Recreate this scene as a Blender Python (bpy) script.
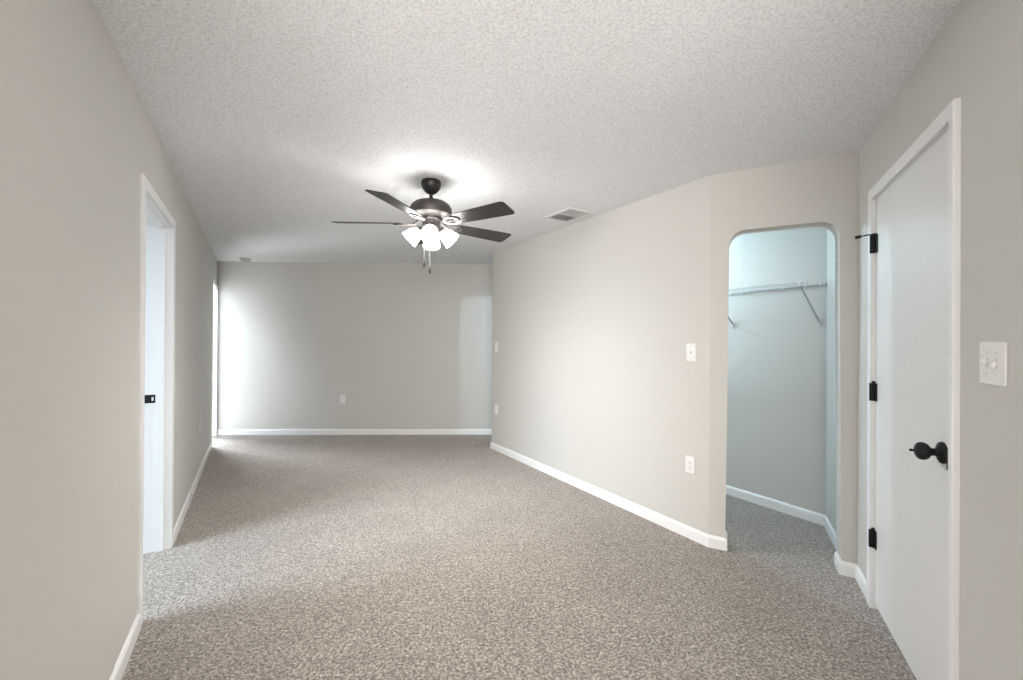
import bpy, bmesh, math, random
from mathutils import Vector, Matrix

PI = math.pi
scene = bpy.context.scene
col = scene.collection
for o in list(bpy.data.objects):
    bpy.data.objects.remove(o)

# ------------------------------------------------------------------ camera
CAM_H = 1.342
cam_d = bpy.data.cameras.new('camera')
cam_d.sensor_width = 36.0
cam_d.lens = 424.0 * 36.0 / 1023.0
cam_d.clip_start = 0.02
cam = bpy.data.objects.new('camera', cam_d)
col.objects.link(cam)
roll, pitch = math.radians(0.33), math.radians(0.13)
right = Vector((math.cos(roll), 0, math.sin(roll)))
up = Vector((-math.sin(roll), 0, math.cos(roll)))
back = Vector((0, -1, 0))
R3 = Matrix((right, up, back)).transposed()
R3 = Matrix.Rotation(pitch, 3, 'X') @ R3
cam.matrix_world = Matrix.Translation((0, 0, CAM_H)) @ R3.to_4x4()
scene.camera = cam

# ------------------------------------------------------------------ world, exposure
scene.view_settings.view_transform = 'Standard'
scene.view_settings.look = 'None'
scene.view_settings.gamma = 1.0
scene.view_settings.use_curve_mapping = False
scene.view_settings.exposure = 1.42
w = bpy.data.worlds.new('daylight')
scene.world = w
w.use_nodes = True
w.node_tree.nodes['Background'].inputs['Color'].default_value = (0.80, 0.90, 1.0, 1)
w.node_tree.nodes['Background'].inputs['Strength'].default_value = 0.7

# ------------------------------------------------------------------ plan of the room
H = 2.44
V2 = lambda x, y: Vector((x, y))
BL = V2(-4.145, 5.96)
L0 = V2(-1.362, 1.3725)
LF = V2(-0.243, 5.305)
N = V2(1.303, 2.785)
C = V2(1.986, 2.429)
D0 = V2(1.431, 1.357)
CC = V2(2.310, 3.108)          # closet back corner


def unit(a):
    return a / a.length


def perp(d):
    return V2(-d.y, d.x)


dL = unit(BL - L0)             # along the left wall, away from the camera
nL = perp(dL)                  # out of the room
LR = L0 - dL * 1.49            # left wall's near end
dD = unit(D0 - C)              # door wall, towards the camera
nD = perp(dD)                  # out of the room
DR = C + dD * 2.52
dR = unit(N - LF)              # right wall, towards the camera
nR = perp(dR)                  # into the closet
dA = unit(C - N)
nA = perp(dA)
dK = V2(-0.52, 0.855)
dK = unit(dK)                  # along the closet back wall, away from the camera
nK = perp(dK)                  # from the closet back wall into the closet
dS = unit(V2(-0.459, -0.888))


def area(name, loc, target, sx, sy, power, color, spread=180):
    d = bpy.data.lights.new(name, 'AREA')
    d.shape = 'RECTANGLE'
    d.size, d.size_y = sx, sy
    d.energy = power
    d.color = color
    d.spread = math.radians(spread)
    o = bpy.data.objects.new(name, d)
    col.objects.link(o)
    o.location = loc
    o.rotation_euler = (Vector(target) - Vector(loc)).to_track_quat('-Z', 'Y').to_euler()
    return o


def point(name, loc, power, color, radius):
    d = bpy.data.lights.new(name, 'POINT')
    d.energy = power
    d.color = color
    d.shadow_soft_size = radius
    o = bpy.data.objects.new(name, d)
    col.objects.link(o)
    o.location = loc
    return o


FAN = Vector((-0.560, 2.92, H))
KIT_ROT = 8.0
FAN_POWER = 15.0
DAY = (0.70, 0.87, 1.0)
# daylight in the near-left room, coming through its window
_p = L0 + dL * 0.95 + nL * 2.6
_t = L0 + dL * 1.25 - nL * 0.6
area('window_daylight', (_p.x, _p.y, 2.5), (_t.x, _t.y, 0.0), 1.4, 0.9, 92, DAY)
# open sky through the far-left doorway, plus an added fill beside it
area('patio_daylight', (-6.1, 3.75, 4.35), (-3.7, 5.8, 1.0), 1.25, 1.25, 44, DAY)
area('patio_fill', (-5.25, 6.75, 1.7), (-2.6, 4.4, 0.9), 1.7, 2.6, 310, (0.86, 0.94, 1.0))  # unseen fill added to brighten the far floor and ceiling
# added fill light outside a made-up rear window behind the camera
area('rear_fill', (0.2, -2.05, 1.6), (0.0, 3.0, 3.4), 2.0, 1.4, 82, (1.0, 0.955, 0.90))
# closet ceiling light
_c = CC + dK * 1.6 + nK * 0.5
point('closet_light', (_c.x, _c.y, 2.34), 24, (0.62, 0.85, 1.0), 0.012)


# ------------------------------------------------------------------ materials
def new_mat(name):
    m = bpy.data.materials.new(name)
    m.use_nodes = True
    return m, m.node_tree.nodes, m.node_tree.links, m.node_tree.nodes['Principled BSDF']


def srgb(r, g, b):
    f = lambda c: (c / 255 / 12.92) if c / 255 <= 0.04045 else ((c / 255 + 0.055) / 1.055) ** 2.4
    return (f(r), f(g), f(b), 1)


def plain(name, color, rough=0.5, metallic=0.0, bump=0.0, scale=60.0, spec=0.5):
    m, n, l, p = new_mat(name)
    p.inputs['Roughness'].default_value = rough
    p.inputs['Metallic'].default_value = metallic
    p.inputs['Specular IOR Level'].default_value = spec
    tc = n.new('ShaderNodeTexCoord')
    ns = n.new('ShaderNodeTexNoise')
    ns.inputs['Scale'].default_value = scale
    ns.inputs['Detail'].default_value = 3
    l.new(tc.outputs['Object'], ns.inputs['Vector'])
    mx = n.new('ShaderNodeMixRGB')
    mx.blend_type = 'MULTIPLY'
    mx.inputs['Fac'].default_value = 0.04
    mx.inputs['Color1'].default_value = color
    l.new(ns.outputs['Fac'], mx.inputs['Color2'])
    l.new(mx.outputs['Color'], p.inputs['Base Color'])
    if bump:
        b = n.new('ShaderNodeBump')
        b.inputs['Strength'].default_value = bump
        b.inputs['Distance'].default_value = 0.002
        l.new(ns.outputs['Fac'], b.inputs['Height'])
        l.new(b.outputs['Normal'], p.inputs['Normal'])
    return m


M = {}
M['wall'] = plain('greige_wall_paint', (0.600, 0.585, 0.552, 1), 0.62, bump=0.12, scale=140, spec=0.3)
M['white_paint'] = plain('white_trim_paint', (0.84, 0.84, 0.84, 1), 0.38, bump=0.03, scale=40)
M['door_paint'] = plain('white_door_paint', (0.80, 0.795, 0.785, 1), 0.36, bump=0.05, scale=30)
M['plastic'] = plain('white_plastic', (0.82, 0.81, 0.79, 1), 0.35)
M['slot'] = plain('dark_slot', (0.05, 0.05, 0.05, 1), 0.6)
M['screw'] = plain('painted_screw', (0.64, 0.63, 0.61, 1), 0.4, 0.3)
M['black'] = plain('matte_black_metal', (0.008, 0.008, 0.009, 1), 0.55, 0.0, spec=0.25)
M['rubber'] = plain('black_rubber', (0.015, 0.015, 0.015, 1), 0.8)
M['bronze'] = plain('dark_bronze_metal', (0.060, 0.053, 0.049, 1), 0.50, 0.35)
M['canopy'] = plain('blackened_bronze_metal', (0.022, 0.020, 0.019, 1), 0.42, 0.4)
M['chain'] = plain('pale_chain_metal', (0.30, 0.30, 0.29, 1), 0.4, 0.5)
M['wire'] = plain('white_coated_wire', (0.75, 0.77, 0.78, 1), 0.4)
M['wire_grey'] = plain('grey_steel_rod', (0.36, 0.39, 0.40, 1), 0.4, 0.2)
M['vent'] = plain('grey_vent_paint', (0.60, 0.60, 0.59, 1), 0.5)
M['vent_white'] = plain('white_vent_paint', (0.78, 0.77, 0.75, 1), 0.5)
M['duct'] = plain('dark_duct', (0.34, 0.34, 0.34, 1), 0.8)
M['detector'] = plain('grey_detector_plastic', (0.42, 0.42, 0.41, 1), 0.5)
M['brass'] = plain('steel_strike_insert', (0.7, 0.7, 0.7, 1), 0.3, 0.6)


def ceiling_mat():
    m, n, l, p = new_mat('white_popcorn_ceiling')
    p.inputs['Roughness'].default_value = 0.9
    p.inputs['Specular IOR Level'].default_value = 0.1
    tc = n.new('ShaderNodeTexCoord')
    a = n.new('ShaderNodeTexNoise')
    a.inputs['Scale'].default_value = 95
    a.inputs['Detail'].default_value = 5
    a.inputs['Roughness'].default_value = 0.75
    l.new(tc.outputs['Object'], a.inputs['Vector'])
    # shading between the sprayed grains, put into the colour with the bump noise
    r = n.new('ShaderNodeValToRGB')
    r.color_ramp.elements[0].position = 0.34
    r.color_ramp.elements[0].color = (0.66, 0.66, 0.665, 1)
    r.color_ramp.elements[1].position = 0.56
    r.color_ramp.elements[1].color = (0.91, 0.915, 0.925, 1)
    l.new(a.outputs['Fac'], r.inputs['Fac'])
    l.new(r.outputs['Color'], p.inputs['Base Color'])
    b = n.new('ShaderNodeBump')
    b.inputs['Strength'].default_value = 0.6
    b.inputs['Distance'].default_value = 0.008
    l.new(a.outputs['Fac'], b.inputs['Height'])
    l.new(b.outputs['Normal'], p.inputs['Normal'])
    return m


M['ceiling'] = ceiling_mat()


def carpet_mat():
    m, n, l, p = new_mat('speckled_beige_carpet')
    p.inputs['Roughness'].default_value = 0.95
    p.inputs['Specular IOR Level'].default_value = 0.05
    p.inputs['Sheen Weight'].default_value = 0.50
    p.inputs['Sheen Roughness'].default_value = 0.45
    p.inputs['Sheen Tint'].default_value = (1.0, 0.93, 0.86, 1)
    tc = n.new('ShaderNodeTexCoord')
    # yarn tufts
    v = n.new('ShaderNodeTexVoronoi')
    v.inputs['Scale'].default_value = 95
    l.new(tc.outputs['Object'], v.inputs['Vector'])
    a = n.new('ShaderNodeTexNoise')
    a.inputs['Scale'].default_value = 82
    a.inputs['Detail'].default_value = 4
    a.inputs['Roughness'].default_value = 0.78
    l.new(tc.outputs['Object'], a.inputs['Vector'])
    r = n.new('ShaderNodeValToRGB')
    e = r.color_ramp.elements
    e[0].position = 0.40
    e[0].color = (0.075, 0.060, 0.050, 1)
    e[1].position = 0.60
    e[1].color = (0.54, 0.485, 0.438, 1)
    x = r.color_ramp.elements.new(0.455)
    x.color = (0.155, 0.133, 0.116, 1)
    x = r.color_ramp.elements.new(0.52)
    x.color = (0.345, 0.305, 0.274, 1)
    a2 = n.new('ShaderNodeTexNoise')
    a2.inputs['Scale'].default_value = 210
    a2.inputs['Detail'].default_value = 2
    l.new(tc.outputs['Object'], a2.inputs['Vector'])
    am = n.new('ShaderNodeMixRGB')
    am.inputs['Fac'].default_value = 0.33
    l.new(a.outputs['Fac'], am.inputs['Color1'])
    l.new(a2.outputs['Fac'], am.inputs['Color2'])
    l.new(am.outputs['Color'], r.inputs['Fac'])
    # tuft to tuft yarn shade
    sep = n.new('ShaderNodeSeparateColor')
    l.new(v.outputs['Color'], sep.inputs['Color'])
    mr = n.new('ShaderNodeMapRange')
    mr.inputs['To Min'].default_value = 0.55
    mr.inputs['To Max'].default_value = 1.2
    l.new(sep.outputs['Red'], mr.inputs['Value'])
    # broad foot and vacuum marks
    q = n.new('ShaderNodeTexNoise')
    q.inputs['Scale'].default_value = 2.6
    q.inputs['Detail'].default_value = 3
    l.new(tc.outputs['Object'], q.inputs['Vector'])
    mq = n.new('ShaderNodeMapRange')
    mq.inputs['From Min'].default_value = 0.3
    mq.inputs['From Max'].default_value = 0.7
    mq.inputs['To Min'].default_value = 0.92
    mq.inputs['To Max'].default_value = 1.06
    l.new(q.outputs['Fac'], mq.inputs['Value'])
    mm = n.new('ShaderNodeMath')
    mm.operation = 'MULTIPLY'
    l.new(mr.outputs[0], mm.inputs[0])
    l.new(mq.outputs[0], mm.inputs[1])
    mx = n.new('ShaderNodeVectorMath')
    mx.operation = 'SCALE'
    l.new(r.outputs['Color'], mx.inputs[0])
    l.new(mm.outputs[0], mx.inputs['Scale'])
    l.new(mx.outputs[0], p.inputs['Base Color'])
    b = n.new('ShaderNodeBump')
    b.inputs['Strength'].default_value = 0.7
    b.inputs['Distance'].default_value = 0.008
    l.new(a.outputs['Fac'], b.inputs['Height'])
    l.new(b.outputs['Normal'], p.inputs['Normal'])
    return m


M['carpet'] = carpet_mat()


def blade_mat():
    m, n, l, p = new_mat('dark_walnut_blade')
    p.inputs['Roughness'].default_value = 0.42
    tc = n.new('ShaderNodeTexCoord')
    mp = n.new('ShaderNodeMapping')
    mp.inputs['Scale'].default_value = (3, 60, 3)
    l.new(tc.outputs['Object'], mp.inputs['Vector'])
    a = n.new('ShaderNodeTexNoise')
    a.inputs['Scale'].default_value = 3
    a.inputs['Detail'].default_value = 4
    l.new(mp.outputs['Vector'], a.inputs['Vector'])
    r = n.new('ShaderNodeValToRGB')
    r.color_ramp.elements[0].position = 0.3
    r.color_ramp.elements[0].color = (0.017, 0.015, 0.013, 1)
    r.color_ramp.elements[1].position = 0.75
    r.color_ramp.elements[1].color = (0.048, 0.043, 0.039, 1)
    l.new(a.outputs['Fac'], r.inputs['Fac'])
    l.new(r.outputs['Color'], p.inputs['Base Color'])
    return m


M['blade'] = blade_mat()


def glow(name, color, strength, base=(0.9, 0.9, 0.88, 1)):
    m, n, l, p = new_mat(name)
    p.inputs['Base Color'].default_value = base
    p.inputs['Roughness'].default_value = 0.3
    p.inputs['Emission Color'].default_value = color
    p.inputs['Emission Strength'].default_value = strength
    return m


M['shade'] = glow('lit_frosted_glass', (1.0, 0.975, 0.95, 1), 14.5)
M['bulb'] = glow('lit_bulb', (1.0, 0.96, 0.90, 1), 5.0)


# ------------------------------------------------------------------ object helpers
def obj(name, bm, mat, parent=None, smooth=False, angle=40):
    bmesh.ops.recalc_face_normals(bm, faces=bm.faces)
    if smooth:
        lim = math.radians(angle)
        for f in bm.faces:
            f.smooth = True
        for e in bm.edges:
            if len(e.link_faces) == 2 and e.calc_face_angle(0) > lim:
                e.smooth = False
    me = bpy.data.meshes.new(name)
    bm.to_mesh(me)
    bm.free()
    me.materials.append(mat)
    o = bpy.data.objects.new(name, me)
    col.objects.link(o)
    if parent is not None:
        o.parent = parent
    return o


def tag(o, label, cat=None, group=None, kind=None):
    o['label'] = label
    if cat:
        o['category'] = cat
    if group:
        o['group'] = group
    if kind:
        o['kind'] = kind
    return o


def empty(name, loc, rotz=0.0):
    o = bpy.data.objects.new(name, None)
    o.empty_display_size = 0.1
    o.location = loc
    o.rotation_euler = (0, 0, rotz)
    col.objects.link(o)
    return o


def dup_tree(src, parent=None):
    c = src.copy()
    col.objects.link(c)
    if parent is not None:
        c.parent = parent
    for ch in [q for q in bpy.data.objects if q.parent == src]:
        dup_tree(ch, c)
    return c


def prism(bm, pts, vec):
    """closed outline (3D points) extruded along vec"""
    a = [bm.verts.new(p) for p in pts]
    b = [bm.verts.new(Vector(p) + Vector(vec)) for p in pts]
    bm.faces.new(a)
    bm.faces.new(b[::-1])
    n = len(pts)
    for i in range(n):
        bm.faces.new((a[i], a[(i + 1) % n], b[(i + 1) % n], b[i]))


def box(bm, c, s, bev=0.0, mat=None):
    r = bmesh.ops.create_cube(bm, size=1.0)
    vs = r['verts']
    for v in vs:
        v.co = Vector((v.co.x * s[0], v.co.y * s[1], v.co.z * s[2]))
    if bev:
        es = list({e for v in vs for e in v.link_edges})
        rb = bmesh.ops.bevel(bm, geom=es, offset=bev, segments=2, profile=0.5, affect='EDGES')
        vs = list({v for f in rb['faces'] for v in f.verts} | {v for v in vs if v.is_valid})
    for v in vs:
        v.co += Vector(c)
    if mat is not None:
        bmesh.ops.transform(bm, matrix=mat, verts=vs)
    return vs


def tube(bm, pts, r, seg=8, caps=True):
    """round bar along a polyline"""
    pts = [Vector(p) for p in pts]
    rs = r if isinstance(r, (list, tuple)) else [r] * len(pts)
    rings = []
    up0 = None
    for i, p in enumerate(pts):
        if i == 0:
            t = pts[1] - pts[0]
        elif i == len(pts) - 1:
            t = pts[-1] - pts[-2]
        else:
            t = (pts[i + 1] - p).normalized() + (p - pts[i - 1]).normalized()
        t.normalize()
        if up0 is None:
            up0 = Vector((0, 0, 1)) if abs(t.z) < 0.9 else Vector((1, 0, 0))
        x = t.cross(up0).normalized()
        y = x.cross(t).normalized()
        up0 = y
        rings.append([bm.verts.new(p + (x * math.cos(2 * PI * k / seg) + y * math.sin(2 * PI * k / seg)) * rs[i]) for k in range(seg)])
    for a, b in zip(rings, rings[1:]):
        for k in range(seg):
            bm.faces.new((a[k], a[(k + 1) % seg], b[(k + 1) % seg], b[k]))
    if caps:
        bm.faces.new(rings[0][::-1])
        bm.faces.new(rings[-1])


def lathe(bm, prof, seg=40, mat=None, scallop=None):
    """prof: list of (r, z) swept around z"""
    vs = []
    rings = []
    for (r, z) in prof:
        if r < 1e-6:
            v = bm.verts.new((0, 0, z))
            rings.append([v])
            vs.append(v)
        else:
            ring = [bm.verts.new((r * math.cos(2 * PI * k / seg), r * math.sin(2 * PI * k / seg), z)) for k in range(seg)]
            rings.append(ring)
            vs += ring
    for a, b in zip(rings, rings[1:]):
        for k in range(seg):
            k2 = (k + 1) % seg
            if len(a) == 1 and len(b) == 1:
                continue
            if len(a) == 1:
                bm.faces.new((a[0], b[k2], b[k]))
            elif len(b) == 1:
                bm.faces.new((a[k], a[k2], b[0]))
            else:
                bm.faces.new((a[k], a[k2], b[k2], b[k]))
    if mat is not None:
        bmesh.ops.transform(bm, matrix=mat, verts=vs)
    return vs


def frame_mat(P, d, n):
    """wall frame: x = along the wall (s), y = out of the room (n), z up"""
    m = Matrix.Identity(4)
    m.col[0] = (d.x, d.y, 0, 0)
    m.col[1] = (n.x, n.y, 0, 0)
    m.col[3] = (P.x, P.y, 0, 1)
    return m


def wall(name, P, d, n, s0, s1, notches=(), bull=0.0, th=0.12, label='', top=H, mat='wall', miter0=0.0, miter1=0.0, holes=()):
    """wall with door-like notches: each (sa, sb, outline points from (sa,0) to (sb,0))"""
    bm = bmesh.new()
    out = [(s0, 0)]
    for pts in notches:
        out += pts
    out += [(s1, 0), (s1, top), (s0, top)]

    def off(s):
        return (miter1 if abs(s - s1) < 1e-6 else (miter0 if abs(s - s0) < 1e-6 else 0.0))
    a = [bm.verts.new((s, 0, z)) for s, z in out]
    b = [bm.verts.new((s + off(s), th, z)) for s, z in out]
    fa = bm.faces.new(a)
    fb = bm.faces.new(b[::-1])
    k = len(out)
    for i in range(k):
        bm.faces.new((a[i], a[(i + 1) % k], b[(i + 1) % k], b[i]))
    bm.normal_update()
    if bull:
        es = []
        for vs in (a, b):
            for i in range(1, k - 3):
                u, v = vs[i], vs[i + 1]
                if out[i][1] > 0 or out[i + 1][1] > 0:
                    e = bm.edges.get((u, v))
                    if e:
                        es.append(e)
        bmesh.ops.bevel(bm, geom=es, offset=bull, segments=4, profile=0.5, affect='EDGES')
        bm.normal_update()
    bmesh.ops.triangulate(bm, faces=[f for f in bm.faces if len(f.verts) > 4])
    bm.transform(frame_mat(P, d, n))
    o = obj(name, bm, M[mat], smooth=True, angle=35)
    tag(o, label, 'wall', kind='structure')
    return o


def wall_window(name, P, d, n, s0, s1, hole, th=0.12, label=''):
    bm = bmesh.new()
    a, b, z0, z1 = hole
    for (x0, x1, y0, y1) in ((s0, a, 0, H), (b, s1, 0, H), (a, b, 0, z0), (a, b, z1, H)):
        box(bm, ((x0 + x1) / 2, th / 2, (y0 + y1) / 2), (x1 - x0, th, y1 - y0))
    bm.transform(frame_mat(P, d, n))
    o = obj(name, bm, M['wall'])
    tag(o, label, 'wall', kind='structure')
    return o


def door_notch(a, b, z):
    return [(a, 0), (a, z), (b, z), (b, 0)]


def arch_notch(a, b, z, r, seg=10):
    p = [(a, 0)]
    for i in range(seg + 1):
        t = PI - i * PI / 2 / seg
        p.append((a + r + r * math.cos(t), z - r + r * math.sin(t)))
    for i in range(seg + 1):
        t = PI / 2 - i * PI / 2 / seg
        p.append((b - r + r * math.cos(t), z - r + r * math.sin(t)))
    p.append((b, 0))
    return p


def baseboard(name, path, side, label, h=0.078, t=0.013):
    """moulding swept along a plan polyline; side=+1 puts it to the left of the path"""
    prof = [(0, 0.0), (t, 0.0), (t, h - 0.018), (t * 0.8, h - 0.009), (t * 0.35, h), (0, h)]
    bm = bmesh.new()
    rings = []
    n = len(path)
    for i, p in enumerate(path):
        if i == 0:
            d = unit(path[1] - path[0])
            m = perp(d) * side
        elif i == n - 1:
            d = unit(path[-1] - path[-2])
            m = perp(d) * side
        else:
            a = perp(unit(p - path[i - 1])) * side
            b = perp(unit(path[i + 1] - p)) * side
            m = a + b
            m = m / m.dot(a)
        rings.append([bm.verts.new((p.x + m.x * q, p.y + m.y * q, z)) for q, z in prof])
    k = len(prof)
    for a, b in zip(rings, rings[1:]):
        for j in range(k):
            bm.faces.new((a[j], a[(j + 1) % k], b[(j + 1) % k], b[j]))
    bm.faces.new(rings[0])
    bm.faces.new(rings[-1][::-1])
    o = obj(name, bm, M['white_paint'])
    tag(o, label, 'baseboard', kind='structure')
    return o


# ------------------------------------------------------------------ floor and ceiling
def slab(name, pts, z0, z1, mat, label, cat):
    bm = bmesh.new()
    prism(bm, [Vector((p[0], p[1], z0)) for p in pts], (0, 0, z1 - z0))
    bm.normal_update()
    big = [f for f in bm.faces if len(f.verts) > 4]
    bmesh.ops.triangulate(bm, faces=big)
    o = obj(name, bm, M[mat])
    tag(o, label, cat, kind='structure')
    return o


slab('floor', [(-6.2, -2.2), (3.2, -2.2), (3.2, 7.0), (-6.2, 7.0)], -0.1, 0.0, 'carpet',
     'speckled beige grey carpet covering the whole floor', 'floor')
# ceiling outline: main room, rear room, near-left room and closet, not the patio outside the far-left doorway
A0 = L0 + dL * 2.62
A1 = A0 + nL * 1.86
A2 = L0 - dL * 0.22 + nL * 1.86
BLo = BL + dL * 0.12 + nL * 0.12
A00 = A0 + nL * 0.12
slab('ceiling', [(-1.9, -2.1), (3.1, -2.1), (3.1, 6.3), (BLo.x, 6.3), (BLo.x, BLo.y), (A00.x, A00.y), (A1.x, A1.y), (A2.x, A2.y), (-1.9, -0.1)],
     H, H + 0.1, 'ceiling', 'white popcorn textured ceiling', 'ceiling')

# ------------------------------------------------------------------ walls
lenL = (BL - L0).length
D3a, D3b = 0.742, 1.570         # near-left doorway (s along the left wall)
D2a, D2b = 4.58, 5.285         # far-left doorway
wall('wall_left', L0, dL, nL, -1.49, lenL, [door_notch(D3a - 0.018, D3b + 0.018, 2.068), door_notch(D2a - 0.018, D2b + 0.018, 2.058)],
     label='long greige wall on the left with two doorways', th=0.125)
dB = unit(V2(1.15, 6.135) - BL)
nB = perp(dB)
wall('wall_back', BL, dB, nB, -0.15, 5.35, label='plain greige far wall')
lenR = (N - LF).length
wall('wall_right', LF, dR, nR, 0, lenR, label='long angled greige wall on the right', th=0.115, miter0=0.0, miter1=-0.02)
lenA = (C - N).length
wall('wall_archway', N, dA, nA, 0, lenA, [arch_notch(0.094, 0.698, 2.074, 0.110)], bull=0.016, th=0.125,
     label='short greige wall with the rounded archway into the closet', miter0=0.03, miter1=0.07)
DA, DB, DH = 0.325, 1.186, 2.068
wall('wall_door', C, dD, nD, 0, 2.52, [door_notch(DA - 0.016, DB + 0.016, DH + 0.016)],
     label='greige wall on the right with the white flat door')
# closet walls
wall('wall_closet_back', CC, dK, -nK, 0.0, 3.9, label='back wall of the closet behind the wire shelf', miter0=-0.1)
wall('wall_closet_side', CC, dS, perp(dS), 0.0, 0.64, label='short end wall of the closet', th=0.07, miter0=-0.07)
# cross wall with the far archway of the closet, hidden behind the right wall's end
wall('wall_closet_end', LF, nR, dR, 0.06, 1.045, [arch_notch(0.18, 0.92, 2.115, 0.105)], th=0.11,
     label='wall with the hidden far archway of the closet')
# rear part of the room behind the camera
wall('wall_rear_left', V2(-1.72, LR.y), V2(1, 0), V2(0, 1), 0.0, LR.x + 1.72, label='wall behind the camera on the left')
wall('wall_rear_right', V2(DR.x, DR.y), V2(1, 0), V2(0, 1), 0.0, 2.0 - DR.x, label='wall behind the camera on the right')
wall('wall_rear_side_left', V2(-1.72, -1.9), V2(0, 1), V2(-1, 0), 0.0, 1.9 + LR.y, label='left side wall behind the camera')
wall('wall_rear_side_right', V2(2.0, -1.9), V2(0, 1), V2(1, 0), 0.0, 1.9 + DR.y, label='right side wall behind the camera')
wall_window('wall_rear', V2(-1.84, -1.9), V2(1, 0), V2(0, -1), 0.0, 3.96, (1.0, 3.1, 0.85, 2.25), label='rear wall with a window added for the fill light')  # window opening added to let the rear fill light in
# near-left room
wall('wall_side_room_far', L0 + dL * 2.5 + nL * 0.125, nL, dL, 0.0, 1.6, label='far wall of the side room', mat='white_paint')
wall('wall_side_room_near', L0 - dL * 0.1 + nL * 0.125, nL, -dL, 0.0, 1.6, label='near wall of the side room', mat='white_paint')
_o = wall_window('wall_side_room_outer', L0 - dL * 0.22 + nL * 1.725, dL, nL, 0.0, 2.84, (0.5, 2.2, 0.9, 2.2), label='outer wall of the side room with a window')


# ------------------------------------------------------------------ door frames
def casing_bm(a, b, z, wdt, t, wr, in_depth, jamb_t=0.016):
    """flat casing round an opening (room side, y<0) and the jamb lining; returns casing, jamb bmeshes in wall frame"""
    c = bmesh.new()
    rv = 0.005
    oa, ob, oz = a - rv - wdt, b + rv + (wr or wdt), z + rv + wdt
    pts = [(oa, 0), (a - rv, 0), (a - rv, z + rv), (b + rv, z + rv), (b + rv, 0), (ob, 0), (ob, oz), (oa, oz)]
    prism(c, [Vector((s, -t, q)) for s, q in pts], (0, t, 0))
    es = [e for e in c.edges if all(abs(v.co.y + t) < 1e-6 for v in e.verts)]
    bmesh.ops.bevel(c, geom=es, offset=0.004, segments=2, profile=0.5, affect='EDGES')
    c.normal_update()
    bmesh.ops.triangulate(c, faces=[f for f in c.faces if len(f.verts) > 4])
    j = bmesh.new()
    pts = [(a - jamb_t, 0), (a, 0), (a, z), (b, z), (b, 0), (b + jamb_t, 0), (b + jamb_t, z + jamb_t), (a - jamb_t, z + jamb_t)]
    prism(j, [Vector((s, 0.0, q)) for s, q in pts], (0, in_depth, 0))
    j.normal_update()
    bmesh.ops.triangulate(j, faces=[f for f in j.faces if len(f.verts) > 4])
    return c, j


def stop_bm(a, b, z, y0, y1, t=0.011):
    j = bmesh.new()
    pts = [(a, 0), (a + t, 0), (a + t, z - t), (b - t, z - t), (b - t, 0), (b, 0), (b, z), (a, z)]
    prism(j, [Vector((s, y0, q)) for s, q in pts], (0, y1 - y0, 0))
    j.normal_update()
    bmesh.ops.triangulate(j, faces=[f for f in j.faces if len(f.verts) > 4])
    return j


def frame_empty(name, P, d, n, s, label, cat='door frame'):
    p = P + d * s
    e = empty(name, (p.x, p.y, 0), math.atan2(d.y, d.x))
    tag(e, label, cat, kind='structure')
    return e


def placed(name, bm, mat, parent, smooth=False, dx=0.0):
    """bm given in the wall frame; shift to the parent's local frame (parent sits at s=dx)"""
    bm.transform(Matrix.Translation((-dx, 0, 0)))
    return obj(name, bm, mat, parent, smooth)


# right door: frame
t1 = frame_empty('trim_1', C, dD, nD, DA, 'white door frame around the closed flat door on the right')
c, j = casing_bm(DA, DB, DH, 0.052, 0.019, 0.028, 0.12)
placed('casing', c, M['white_paint'], t1, dx=DA)
placed('jamb', j, M['white_paint'], t1, dx=DA)
placed('door_stop', stop_bm(DA, DB, DH, 0.045, 0.085), M['white_paint'], t1, dx=DA)

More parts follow.
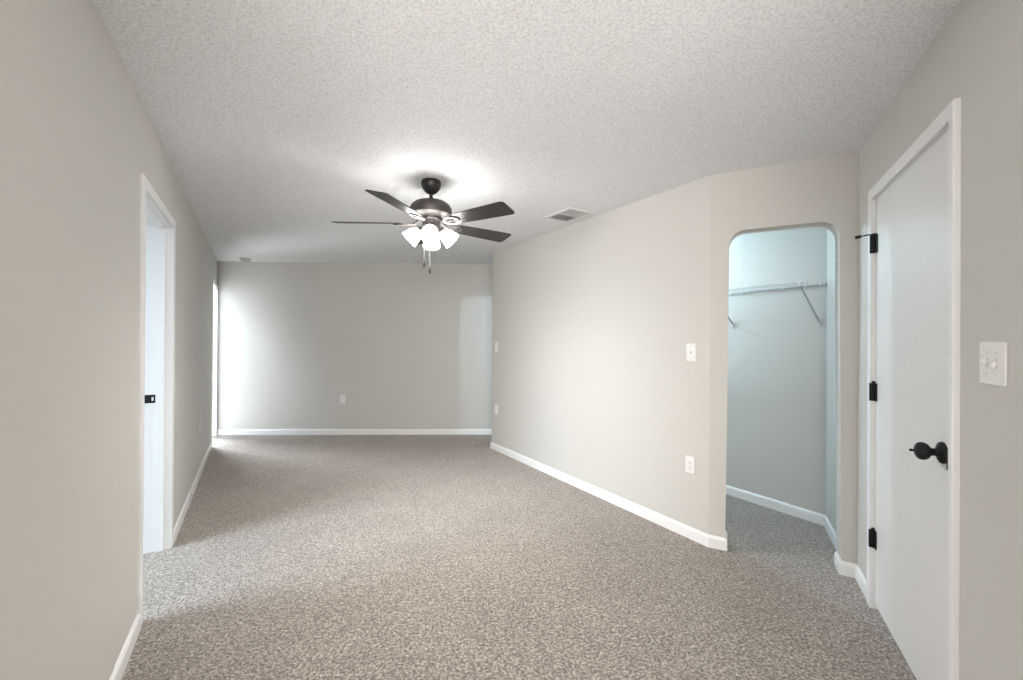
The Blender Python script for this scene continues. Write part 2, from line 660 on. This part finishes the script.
# right door: leaf, hinges, knob
d1 = frame_empty('door_1', C, dD, nD, DA, 'closed flat white door with black knob and hinges on the right', 'door')
bm = bmesh.new()
box(bm, ((DA + DB) / 2, 0.0195, (0.018 + DH - 0.004) / 2 + 0.0), (DB - DA - 0.008, 0.035, DH - 0.004 - 0.018), 0.002)
for v in bm.verts:
    v.co.z += 0.009
placed('door_leaf', bm, M['door_paint'], d1, dx=DA)
for i, z in enumerate((1.842, 1.095, 0.355)):
    b1 = bmesh.new()
    # knuckle barrel in five segments plus leaf edges
    for k in range(5):
        za = z - 0.045 + k * 0.018
        lathe(b1, [(0.0, za), (0.0068, za), (0.0068, za + 0.0172), (0.0, za + 0.0172)], 16, Matrix.Translation((DA + 0.001, -0.0065, 0)))
    box(b1, (DA + 0.016, -0.0005, z), (0.028, 0.004, 0.090), 0.0008)
    box(b1, (DA - 0.001, -0.0125, z), (0.010, 0.021, 0.089), 0.001)
    hg = placed('hinge', b1, M['black'], d1, True, dx=DA)
    hg['label'] = ['matte black top hinge', 'matte black middle hinge', 'matte black bottom hinge'][i]
    b2 = bmesh.new()
    lathe(b2, [(0, z + 0.045), (0.0045, z + 0.045), (0.008, z + 0.048), (0.008, z + 0.052), (0.004, z + 0.055), (0, z + 0.055)], 16,
          Matrix.Translation((DA + 0.001, -0.0065, 0)))
    placed('hinge_pin', b2, M['black'], hg, True, dx=DA)
    if i == 0:
        # hinge-pin door stop: arm out into the room with a rubber bumper
        b3 = bmesh.new()
        zz = z + 0.049
        lathe(b3, [(0.004, zz - 0.004), (0.011, zz - 0.004), (0.011, zz + 0.004), (0.004, zz + 0.004)], 16, Matrix.Translation((DA + 0.001, -0.0065, 0)))
        tube(b3, [(DA, -0.012, zz), (DA - 0.004, -0.035, zz + 0.001), (DA - 0.008, -0.062, zz - 0.003)], 0.0036)
        tube(b3, [(DA, -0.010, zz), (DA + 0.022, -0.016, zz - 0.002)], 0.0036)
        arm = placed('door_stop_arm', b3, M['black'], hg, True, dx=DA)
        b4 = bmesh.new()
        tube(b4, [(DA - 0.007, -0.056, zz - 0.003), (DA - 0.0075, -0.060, zz - 0.003), (DA - 0.0095, -0.078, zz - 0.005), (DA - 0.010, -0.081, zz - 0.005)],
             [0.006, 0.0085, 0.0085, 0.006], 14)
        bp = placed('bumper', b4, M['rubber'], hg, True, dx=DA)
KS, KZ = 1.098, 0.967
kn = bmesh.new()
Ky = Matrix.Translation((KS, 0.002, KZ)) @ Matrix.Rotation(PI / 2, 4, 'X')      # local z -> room side (-y)
lathe(kn, [(0, 0.0), (0.036, 0.0), (0.0375, 0.004), (0.035, 0.010), (0.026, 0.015), (0.0165, 0.017), (0.013, 0.022), (0.0125, 0.030), (0.0155, 0.034),
           (0.017, 0.037), (0.0245, 0.041), (0.0290, 0.048), (0.0305, 0.056), (0.0290, 0.064), (0.0245, 0.070), (0.015, 0.0745), (0.0065, 0.076), (0, 0.076)], 36, Ky)
knob = placed('door_knob', kn, M['black'], d1, True, dx=DA)
kb = bmesh.new()
lathe(kb, [(0, 0.074), (0.0042, 0.074), (0.0042, 0.081), (0.003, 0.0825), (0, 0.0825)], 14, Ky)
box(kb, (KS, -0.084, KZ), (0.003, 0.008, 0.009), 0.0006)
placed('privacy_button', kb, M['black'], knob, True, dx=DA)
lb = bmesh.new()
box(lb, (DB + 0.001, -0.0135, KZ - 0.008), (0.007, 0.014, 0.060), 0.001)
lp = placed('strike_lip', lb, M['black'], t1, dx=DA)

# near-left doorway: frame only, open to a bright side room
t2 = frame_empty('trim_2', L0, dL, nL, D3a, 'white frame of the open doorway near the camera on the left wall')
c, j = casing_bm(D3a, D3b, 2.050, 0.055, 0.010, None, 0.135)
placed('casing', c, M['white_paint'], t2, dx=D3a)
placed('jamb', j, M['white_paint'], t2, dx=D3a)
placed('door_stop', stop_bm(D3a, D3b, 2.05, 0.035, 0.075), M['white_paint'], t2, dx=D3a)
sb = bmesh.new()
zs = 0.965
# strike plate with a square opening (four bars) and a curved lip
for (ya, yb, za, zb) in ((0.078, 0.134, zs + 0.012, zs + 0.026), (0.078, 0.134, zs - 0.026, zs - 0.012), (0.078, 0.086, zs - 0.012, zs + 0.012), (0.097, 0.134, zs - 0.012, zs + 0.012)):
    box(sb, (D3b - 0.001, (ya + yb) / 2, (za + zb) / 2), (0.003, yb - ya, zb - za))
st = placed('strike_plate', sb, M['black'], t2, dx=D3a)
sb = bmesh.new()
box(sb, (D3b - 0.0003, 0.0915, zs), (0.0012, 0.014, 0.024))
placed('latch_recess', sb, M['brass'], st, dx=D3a)

# far-left doorway
t3 = frame_empty('trim_3', L0, dL, nL, D2a, 'white frame of the bright doorway beside the far left corner')
c, j = casing_bm(D2a, D2b, 2.040, 0.055, 0.013, None, 0.13)
placed('casing', c, M['white_paint'], t3, dx=D2a)
placed('jamb', j, M['white_paint'], t3, dx=D2a)

# ------------------------------------------------------------------ baseboards
g = 0.0005
P = lambda s, P0=L0, d=dL: P0 + d * s
baseboard('baseboard_left', [LR, P(D3a - 0.062)], -1, 'white baseboard of the left wall nearest the camera')
baseboard('baseboard_left', [P(D3b + 0.062), P(D2a - 0.062)], -1, 'white baseboard of the left wall between its two doorways')
baseboard('baseboard_back', [P(lenL - 0.02), BL, BL + dB * 5.1], -1, 'white baseboard of the far wall')
A = lambda s: N + dA * s
jn = nA * 0.125
baseboard('baseboard_right', [LF + nR * 0.2, LF, N, A(0.094), A(0.094) + jn], -1, 'white baseboard of the long right wall wrapping into the archway')
baseboard('baseboard_archway', [A(0.698) + jn, A(0.698), C, C + dD * (DA - 0.057)], -1, 'white baseboard from the archway to the flat door')
baseboard('baseboard_door', [C + dD * (DB + 0.035), DR], -1, 'white baseboard beside the flat door near the camera')
baseboard('baseboard_closet', [CC + dS * 0.60, CC, CC + dK * 3.25], 1, 'white baseboard inside the closet')


# ------------------------------------------------------------------ wall plates
def plate_root(name, P0, d, n, s, z, label, cat, group=None):
    p = P0 + d * s
    e = empty(name, (p.x, p.y, z), math.atan2(d.y, d.x))
    tag(e, label, cat, group)
    return e


def disc(bm, x, y, z, r, t=0.0015, seg=14):
    lathe(bm, [(0, 0), (r, 0), (r * 0.9, t), (0, t)], seg, Matrix.Translation((x, y, z)) @ Matrix.Rotation(PI / 2, 4, 'X'))


def outlet(root):
    b = bmesh.new()
    box(b, (0, -0.003, 0), (0.072, 0.006, 0.117), 0.0022)
    obj('cover_plate', b, M['plastic'], root)
    for sgn in (1, -1):
        b = bmesh.new()
        zc = sgn * 0.0195
        box(b, (0, -0.0068, zc), (0.033, 0.003, 0.028), 0.0012)
        f = obj('socket_face', b, M['plastic'], root)
        b = bmesh.new()
        box(b, (-0.0064, -0.0084, zc + 0.003), (0.0024, 0.0008, 0.0085))
        obj('slot', b, M['slot'], f)
        b = bmesh.new()
        box(b, (0.0064, -0.0084, zc + 0.003), (0.0024, 0.0008, 0.0068))
        obj('slot', b, M['slot'], f)
        b = bmesh.new()
        disc(b, 0, -0.0080, zc - 0.008, 0.0026, 0.0008)
        obj('ground_hole', b, M['slot'], f)
    b = bmesh.new()
    disc(b, 0, -0.006, 0, 0.0034)
    obj('screw', b, M['screw'], root)


def toggles(root, xs, w):
    b = bmesh.new()
    box(b, (0, -0.003, 0), (w, 0.006, 0.119), 0.0022)
    obj('cover_plate', b, M['plastic'], root)
    for i, x in enumerate(xs):
        b = bmesh.new()
        box(b, (0, 0, 0), (0.0085, 0.011, 0.018), 0.0015,
            Matrix.Translation((x, -0.011, 0.004 if i == 0 else -0.004)) @ Matrix.Rotation(math.radians(28 if i == 0 else -28), 4, 'X'))
        obj('toggle', b, M['plastic'], root)
        b = bmesh.new()
        box(b, (x, -0.0061, 0), (0.0115, 0.0006, 0.0265))
        obj('toggle_slot', b, M['screw'], root)
        for z in (0.030, -0.030):
            b = bmesh.new()
            disc(b, x, -0.006, z, 0.0036)
            obj('screw', b, M['screw'], root)


def coax(root):
    b = bmesh.new()
    box(b, (0, -0.003, 0), (0.074, 0.006, 0.120), 0.0022)
    obj('cover_plate', b, M['plastic'], root)
    b = bmesh.new()
    lathe(b, [(0, 0), (0.008, 0), (0.008, 0.003), (0.0048, 0.003), (0.0048, 0.010), (0.0022, 0.010), (0.0022, 0.004), (0, 0.004)], 18,
          Matrix.Translation((0, -0.006, 0)) @ Matrix.Rotation(PI / 2, 4, 'X'))
    obj('coax_jack', b, M['screw'], root, True)
    for z in (0.042, -0.042):
        b = bmesh.new()
        disc(b, 0, -0.006, z, 0.0032)
        obj('screw', b, M['screw'], root)


r = plate_root('switch_plate', C, dD, nD, 1.415, 1.288, 'white double switch plate with two toggles on the wall right of the flat door', 'light switch')
toggles(r, (-0.023, 0.023), 0.130)
r = plate_root('cable_jack_plate', LF, dR, nR, 2.820, 1.272, 'white plate with one small center jack high on the right wall near the archway', 'wall plate')
coax(r)
r = plate_root('power_outlet', LF, dR, nR, 2.816, 0.500, 'white outlet low on the right wall near the archway, below the jack plate', 'outlet')
outlet(r)
r = plate_root('switch_plate', LF, dR, nR, 0.117, 1.265, 'small white switch plate at the far end of the right wall', 'light switch')
toggles(r, (0.0,), 0.072)
r = plate_root('power_outlet', LF, dR, nR, 0.122, 0.500, 'white outlet at the far end of the right wall, below the small switch', 'outlet')
outlet(r)
r = plate_root('power_outlet', BL, dB, nB, 1.757, 0.505, 'white outlet low on the far wall', 'outlet')
outlet(r)
r = plate_root('power_outlet', L0, dL, nL, 3.255, 0.512, 'white outlet low on the left wall between its two doorways', 'outlet')
outlet(r)

# ------------------------------------------------------------------ closet wire shelf
sh = empty('wire_shelf', (CC.x, CC.y, 0), math.atan2(dK.y, dK.x))
tag(sh, 'white wire shelf with diagonal braces on the closet back wall', 'shelf')
# local frame: x along the closet back wall away from the camera, y into the closet
SZ, SD, SL = 1.772, 0.305, 3.0
b = bmesh.new()
tube(b, [(0.012, SD, SZ), (SL, SD, SZ)], 0.0032)
tube(b, [(0.012, SD + 0.002, SZ - 0.032), (SL, SD + 0.002, SZ - 0.032)], 0.0032)
for k in range(int(SL / 0.305)):
    x = 0.10 + k * 0.305
    tube(b, [(x, SD, SZ), (x, SD + 0.002, SZ - 0.032)], 0.0022)
obj('front_lip', b, M['wire'], sh, True)
b = bmesh.new()
tube(b, [(0.012, 0.012, SZ - 0.004), (SL, 0.012, SZ - 0.004)], 0.0042)
rail = obj('back_rail', b, M['wire_grey'], sh, True)
b = bmesh.new()
tube(b, [(0.012, 0.155, SZ - 0.005), (SL, 0.155, SZ - 0.005)], 0.0028)
obj('middle_rod', b, M['wire'], sh, True)
b = bmesh.new()
k = 0
x = 0.03
while x < SL:
    tube(b, [(x, 0.010, SZ + 0.002), (x, SD, SZ + 0.002)], 0.0012, 5)
    x += 0.0254
dk = obj('deck_wires', b, M['wire'], sh, True)
dk['kind'] = 'stuff'
for x in (0.035, 0.30, 0.63, 1.05, 1.6, 2.2):
    b = bmesh.new()
    box(b, (x, 0.008, SZ - 0.004), (0.014, 0.016, 0.020), 0.003)
    box(b, (x, 0.016, SZ - 0.012), (0.008, 0.010, 0.008), 0.002)
    obj('wall_clip', b, M['wire'], sh)
for (y, dz, sy, sz) in ((0.012, -0.006, 0.024, 0.026), (SD, -0.014, 0.022, 0.046)):
    b = bmesh.new()
    box(b, (0.006, y, SZ + dz), (0.012, sy, sz), 0.003)
    obj('end_bracket', b, M['wire'], sh)
for x in (0.045, 0.708, 1.45, 2.3):
    b = bmesh.new()
    tube(b, [(x, SD + 0.003, SZ - 0.020), (x, SD - 0.018, SZ - 0.030), (x, 0.034, SZ - 0.250), (x, 0.016, SZ - 0.264), (x, 0.008, SZ - 0.285)], 0.0056, 8)
    br = obj('brace', b, M['wire_grey'], sh, True)
    for (y, dz, sz) in ((0.006, -0.280, 0.044), (SD + 0.004, -0.012, 0.030)):
        b = bmesh.new()
        box(b, (x, y, SZ + dz), (0.018, 0.012, sz), 0.003)
        obj('brace_clip', b, M['wire'], br)

# ------------------------------------------------------------------ ceiling vent
vd = unit(V2(0.476, 3.475) - V2(0.315, 3.735))       # across the two louvre banks
vc = (V2(0.308, 3.747) + V2(0.681, 3.595) + V2(0.466, 3.451) + V2(0.488, 3.917)) / 4
dV = dR
vn = empty('ceiling_vent', (vc.x, vc.y, H), math.atan2(vd.y, vd.x))
tag(vn, 'white ceiling vent with grey louvers between the fan and the right wall', 'vent')
VL, VW = 0.345, 0.262
b = bmesh.new()
fl = 0.030
for (cx, cy, sx, sy) in ((0, VW / 2 - fl / 2, VL, fl), (0, -VW / 2 + fl / 2, VL, fl), (VL / 2 - fl / 2, 0, fl, VW - 2 * fl), (-VL / 2 + fl / 2, 0, fl, VW - 2 * fl)):
    box(b, (cx, cy, -0.004), (sx, sy, 0.008), 0.0015)
box(b, (0, 0, -0.004), (0.012, VW - 2 * fl, 0.008), 0.0015)
obj('frame', b, M['vent_white'], vn)
b = bmesh.new()
box(b, (0, 0, -0.0006), (VL - 2 * fl, VW - 2 * fl, 0.001))
obj('duct_opening', b, M['duct'], vn)
for sgn in (-1, 1):
    b = bmesh.new()
    wbank = VL / 2 - fl - 0.006
    cx = sgn * (0.006 + wbank / 2)
    nsl = 11
    for k in range(nsl):
        y = -VW / 2 + fl + (k + 0.5) * (VW - 2 * fl) / nsl
        box(b, (0, 0, 0), (wbank, 0.016 if sgn < 0 else 0.0085, 0.0012), 0, Matrix.Translation((cx, y, -0.0065)) @ Matrix.Rotation(math.radians(32 if sgn < 0 else -9), 4, 'X'))
    obj('louver_bank', b, M['vent'], vn)

# ------------------------------------------------------------------ smoke detector far left
sd = empty('smoke_detector', (-3.62, 5.755, H))
tag(sd, 'small round smoke detector on the ceiling near the far left corner', 'smoke detector')
b = bmesh.new()
lathe(b, [(0, 0), (0.072, 0), (0.072, -0.008), (0.066, -0.012)] + [(0.066, -0.012), (0, -0.012)], 36)
obj('base', b, M['detector'], sd, True)
b = bmesh.new()
lathe(b, [(0, -0.012), (0.060, -0.012), (0.058, -0.026), (0.050, -0.033), (0.02, -0.035), (0, -0.035)], 36)
obj('cover', b, M['detector'], sd, True)

# ------------------------------------------------------------------ ceiling fan
fan = empty('ceiling_fan', (FAN.x, FAN.y, H))
tag(fan, 'dark five-blade ceiling fan with four lit frosted glass shades', 'ceiling fan')
b = bmesh.new()
lathe(b, [(0, 0), (0.064, 0), (0.068, -0.006), (0.069, -0.020), (0.066, -0.038), (0.057, -0.058), (0.044, -0.074), (0.030, -0.085), (0.018, -0.091), (0, -0.092)], 40)
obj('canopy', b, M['canopy'], fan, True)
b = bmesh.new()
lathe(b, [(0, -0.085), (0.0125, -0.085), (0.0125, -0.113), (0.016, -0.117), (0.030, -0.134), (0.030, -0.142), (0, -0.142)], 24)
obj('downrod', b, M['canopy'], fan, True)
b = bmesh.new()
lathe(b, [(0, -0.134), (0.040, -0.135), (0.075, -0.140), (0.108, -0.152), (0.131, -0.170), (0.141, -0.188), (0.143, -0.200), (0.143, -0.222),
          (0.137, -0.236), (0.120, -0.248), (0.090, -0.256), (0.062, -0.262), (0, -0.262)], 48)
obj('motor_housing', b, M['bronze'], fan, True, 30)
b = bmesh.new()
lathe(b, [(0, -0.258), (0.078, -0.258), (0.080, -0.268), (0.074, -0.276), (0.060, -0.280), (0.058, -0.300), (0.062, -0.304), (0.062, -0.330),
          (0.056, -0.345), (0.040, -0.358), (0.018, -0.364), (0, -0.366)], 40)
obj('switch_housing', b, M['bronze'], fan, True, 30)

BZ = -0.297          # blade plane below the ceiling
RT = 0.656
tilt = math.radians(-13.5)


def blade_outline():
    pts = [(0.205, 0.050), (0.225, 0.058), (0.40, 0.066), (0.56, 0.072), (0.628, 0.0745), (0.644, 0.072), (0.653, 0.062), (RT, 0.050),
           (RT, -0.050), (0.653, -0.062), (0.644, -0.072), (0.628, -0.0745), (0.56, -0.072), (0.40, -0.066), (0.225, -0.058), (0.205, -0.050)]
    return pts


def blade_bm():
    b = bmesh.new()
    prism(b, [Vector((x, y, 0)) for x, y in blade_outline()], (0, 0, 0.006))
    b.normal_update()
    bmesh.ops.triangulate(b, faces=[f for f in b.faces if len(f.verts) > 4])
    b.transform(Matrix.Rotation(tilt, 4, 'X'))
    return b


def bracket_bm():
    b = bmesh.new()
    # stem out of the hub, then two curved arms enclosing a teardrop opening, and a nose
    tl = Matrix.Rotation(tilt, 4, 'X')
    n0 = len(b.verts)
    for sg in (1, -1):
        arm = [(0.118, 0.006 * sg), (0.135, 0.014 * sg), (0.158, 0.030 * sg), (0.185, 0.040 * sg), (0.212, 0.038 * sg), (0.236, 0.022 * sg), (0.252, 0.004 * sg)]
        wd = [0.008, 0.008, 0.009, 0.010, 0.009, 0.008, 0.007]
        L, Rr = [], []
        for i, (x, y) in enumerate(arm):
            a = Vector(arm[max(i - 1, 0)])
            c_ = Vector(arm[min(i + 1, len(arm) - 1)])
            t = (c_ - a).normalized()
            nn = Vector((-t.y, t.x)) * wd[i]
            L.append((x + nn.x, y + nn.y))
            Rr.append((x - nn.x, y - nn.y))
        va = [[b.verts.new((p[0], p[1], z)) for p in (L[i], Rr[i]) for z in (-0.007, -0.0005)] for i in range(len(arm))]
        for u, v in zip(va, va[1:]):
            b.faces.new((u[0], u[1], v[1], v[0]))
            b.faces.new((u[2], v[2], v[3], u[3]))
            b.faces.new((u[0], v[0], v[2], u[2]))
            b.faces.new((u[1], u[3], v[3], v[1]))
        b.faces.new(va[0])
        b.faces.new(va[-1])
    tube(b, [(0.130, 0, -0.004), (0.165, 0, -0.005), (0.205, 0, -0.005)], [0.006, 0.005, 0.007], 8)
    b.transform(tl)
    tube(b, [(0.055, 0, 0.030), (0.082, 0, 0.026), (0.104, 0, 0.006), (0.122, 0, -0.003)], [0.014, 0.012, 0.010, 0.010], 10)
    return b


first = None
for k in range(5):
    # image angles: 178, 106, 34, -38, -110 degrees with positive towards the camera
    a = -math.radians(178.2 - 72 * k)
    if k == 0:
        bl = obj('blade', blade_bm(), M['blade'], fan)
        bk = obj('blade_bracket', bracket_bm(), M['bronze'], bl, True)
        scr = bmesh.new()
        scr.free()
        for (x, y) in ((0.214, 0.036), (0.214, -0.036), (0.246, 0.0)):
            scr = bmesh.new()
            lathe(scr, [(0, -0.0072), (0.005, -0.0072), (0.004, -0.0092), (0, -0.0098)], 12, Matrix.Translation((x, y, 0)))
            scr.transform(Matrix.Rotation(tilt, 4, 'X'))
            obj('screw', scr, M['canopy'], bl, True)
        first = bl
    else:
        bl = dup_tree(first, fan)
    bl.location = (0, 0, BZ)
    bl.rotation_euler = (0, 0, a)

# light kit: four arms with tulip shades
KZ0 = -0.335
shade_prof = [(0.0225, 0.000), (0.026, -0.004), (0.033, -0.016), (0.043, -0.036), (0.050, -0.056), (0.054, -0.076), (0.057, -0.090), (0.061, -0.101)]
inner = [(r_ - 0.003, z_) for r_, z_ in shade_prof][::-1]
inner[-1] = (0.018, -0.002)
shade0 = None
for k in range(4):
    a = -math.radians(180 - KIT_ROT - 90 * k)
    if k == 0:
        arm_b = bmesh.new()
        tube(arm_b, [(0.045, 0, KZ0 + 0.012), (0.060, 0, KZ0 + 0.012), (0.072, 0, KZ0 + 0.002), (0.077, 0, KZ0 - 0.010)], 0.0095, 12)
        arm = obj('light_arm', arm_b, M['bronze'], fan, True)
        m = Matrix.Translation((0.075, 0, KZ0 - 0.006)) @ Matrix.Rotation(math.radians(-47), 4, 'Y')
        cup = bmesh.new()
        lathe(cup, [(0, 0.018), (0.018, 0.016), (0.026, 0.006), (0.029, -0.006), (0.027, -0.010), (0, -0.010)], 28, m)
        obj('shade_holder', cup, M['bronze'], arm, True)
        sbm = bmesh.new()
        lathe(sbm, shade_prof + inner, 40, m)
        shade_o = obj('light_shade', sbm, M['shade'], arm, True)
        bb = bmesh.new()
        lathe(bb, [(0, -0.010), (0.012, -0.012), (0.014, -0.030), (0.020, -0.042), (0.023, -0.052), (0.020, -0.064), (0.010, -0.072), (0, -0.074)], 24, m)
        obj('bulb', bb, M['bulb'], arm, True)
        first_arm = arm
    else:
        arm = dup_tree(first_arm, fan)
    arm.rotation_euler = (0, 0, a)
    # lamp light just inside the mouth of each shade
    rr = 0.075 + math.sin(math.radians(47)) * 0.094
    zz = KZ0 - 0.006 - math.cos(math.radians(47)) * 0.094
    ld = bpy.data.lights.new('fan_lamp', 'SPOT')
    ld.energy = FAN_POWER
    ld.color = (1.0, 0.965, 0.92)
    ld.shadow_soft_size = 0.02
    ld.spot_size = math.radians(142)
    ld.spot_blend = 1.0
    lo = bpy.data.objects.new('fan_lamp', ld)
    col.objects.link(lo)
    lo.location = (FAN.x + rr * math.cos(a), FAN.y + rr * math.sin(a), H + zz)
    tlt = math.radians(14)
    lo.rotation_euler = Vector((math.sin(tlt) * math.cos(a), math.sin(tlt) * math.sin(a), -math.cos(tlt))).to_track_quat('-Z', 'Y').to_euler()

for (x, y, z1, lab) in ((-0.050, 0.02, -0.548, 'left pull chain with dark fob'), (0.003, -0.045, -0.605, 'longer right pull chain with dark fob')):
    b = bmesh.new()
    tube(b, [(x, y, -0.335), (x, y, z1)], 0.0011, 6)
    kk = -0.36
    while kk > z1:
        bmesh.ops.create_icosphere(b, subdivisions=1, radius=0.0019, matrix=Matrix.Translation((x, y, kk)))
        kk -= 0.0075
    ch = obj('pull_chain', b, M['chain'], fan, True)
    ch['label'] = lab
    b = bmesh.new()
    lathe(b, [(0, z1 + 0.004), (0.004, z1 + 0.002), (0.0068, z1 - 0.008), (0.0072, z1 - 0.026), (0.0058, z1 - 0.036), (0.003, z1 - 0.041), (0, z1 - 0.042)], 14,
          Matrix.Translation((x, y, 0)))
    obj('pull_fob', b, M['canopy'], ch, True)
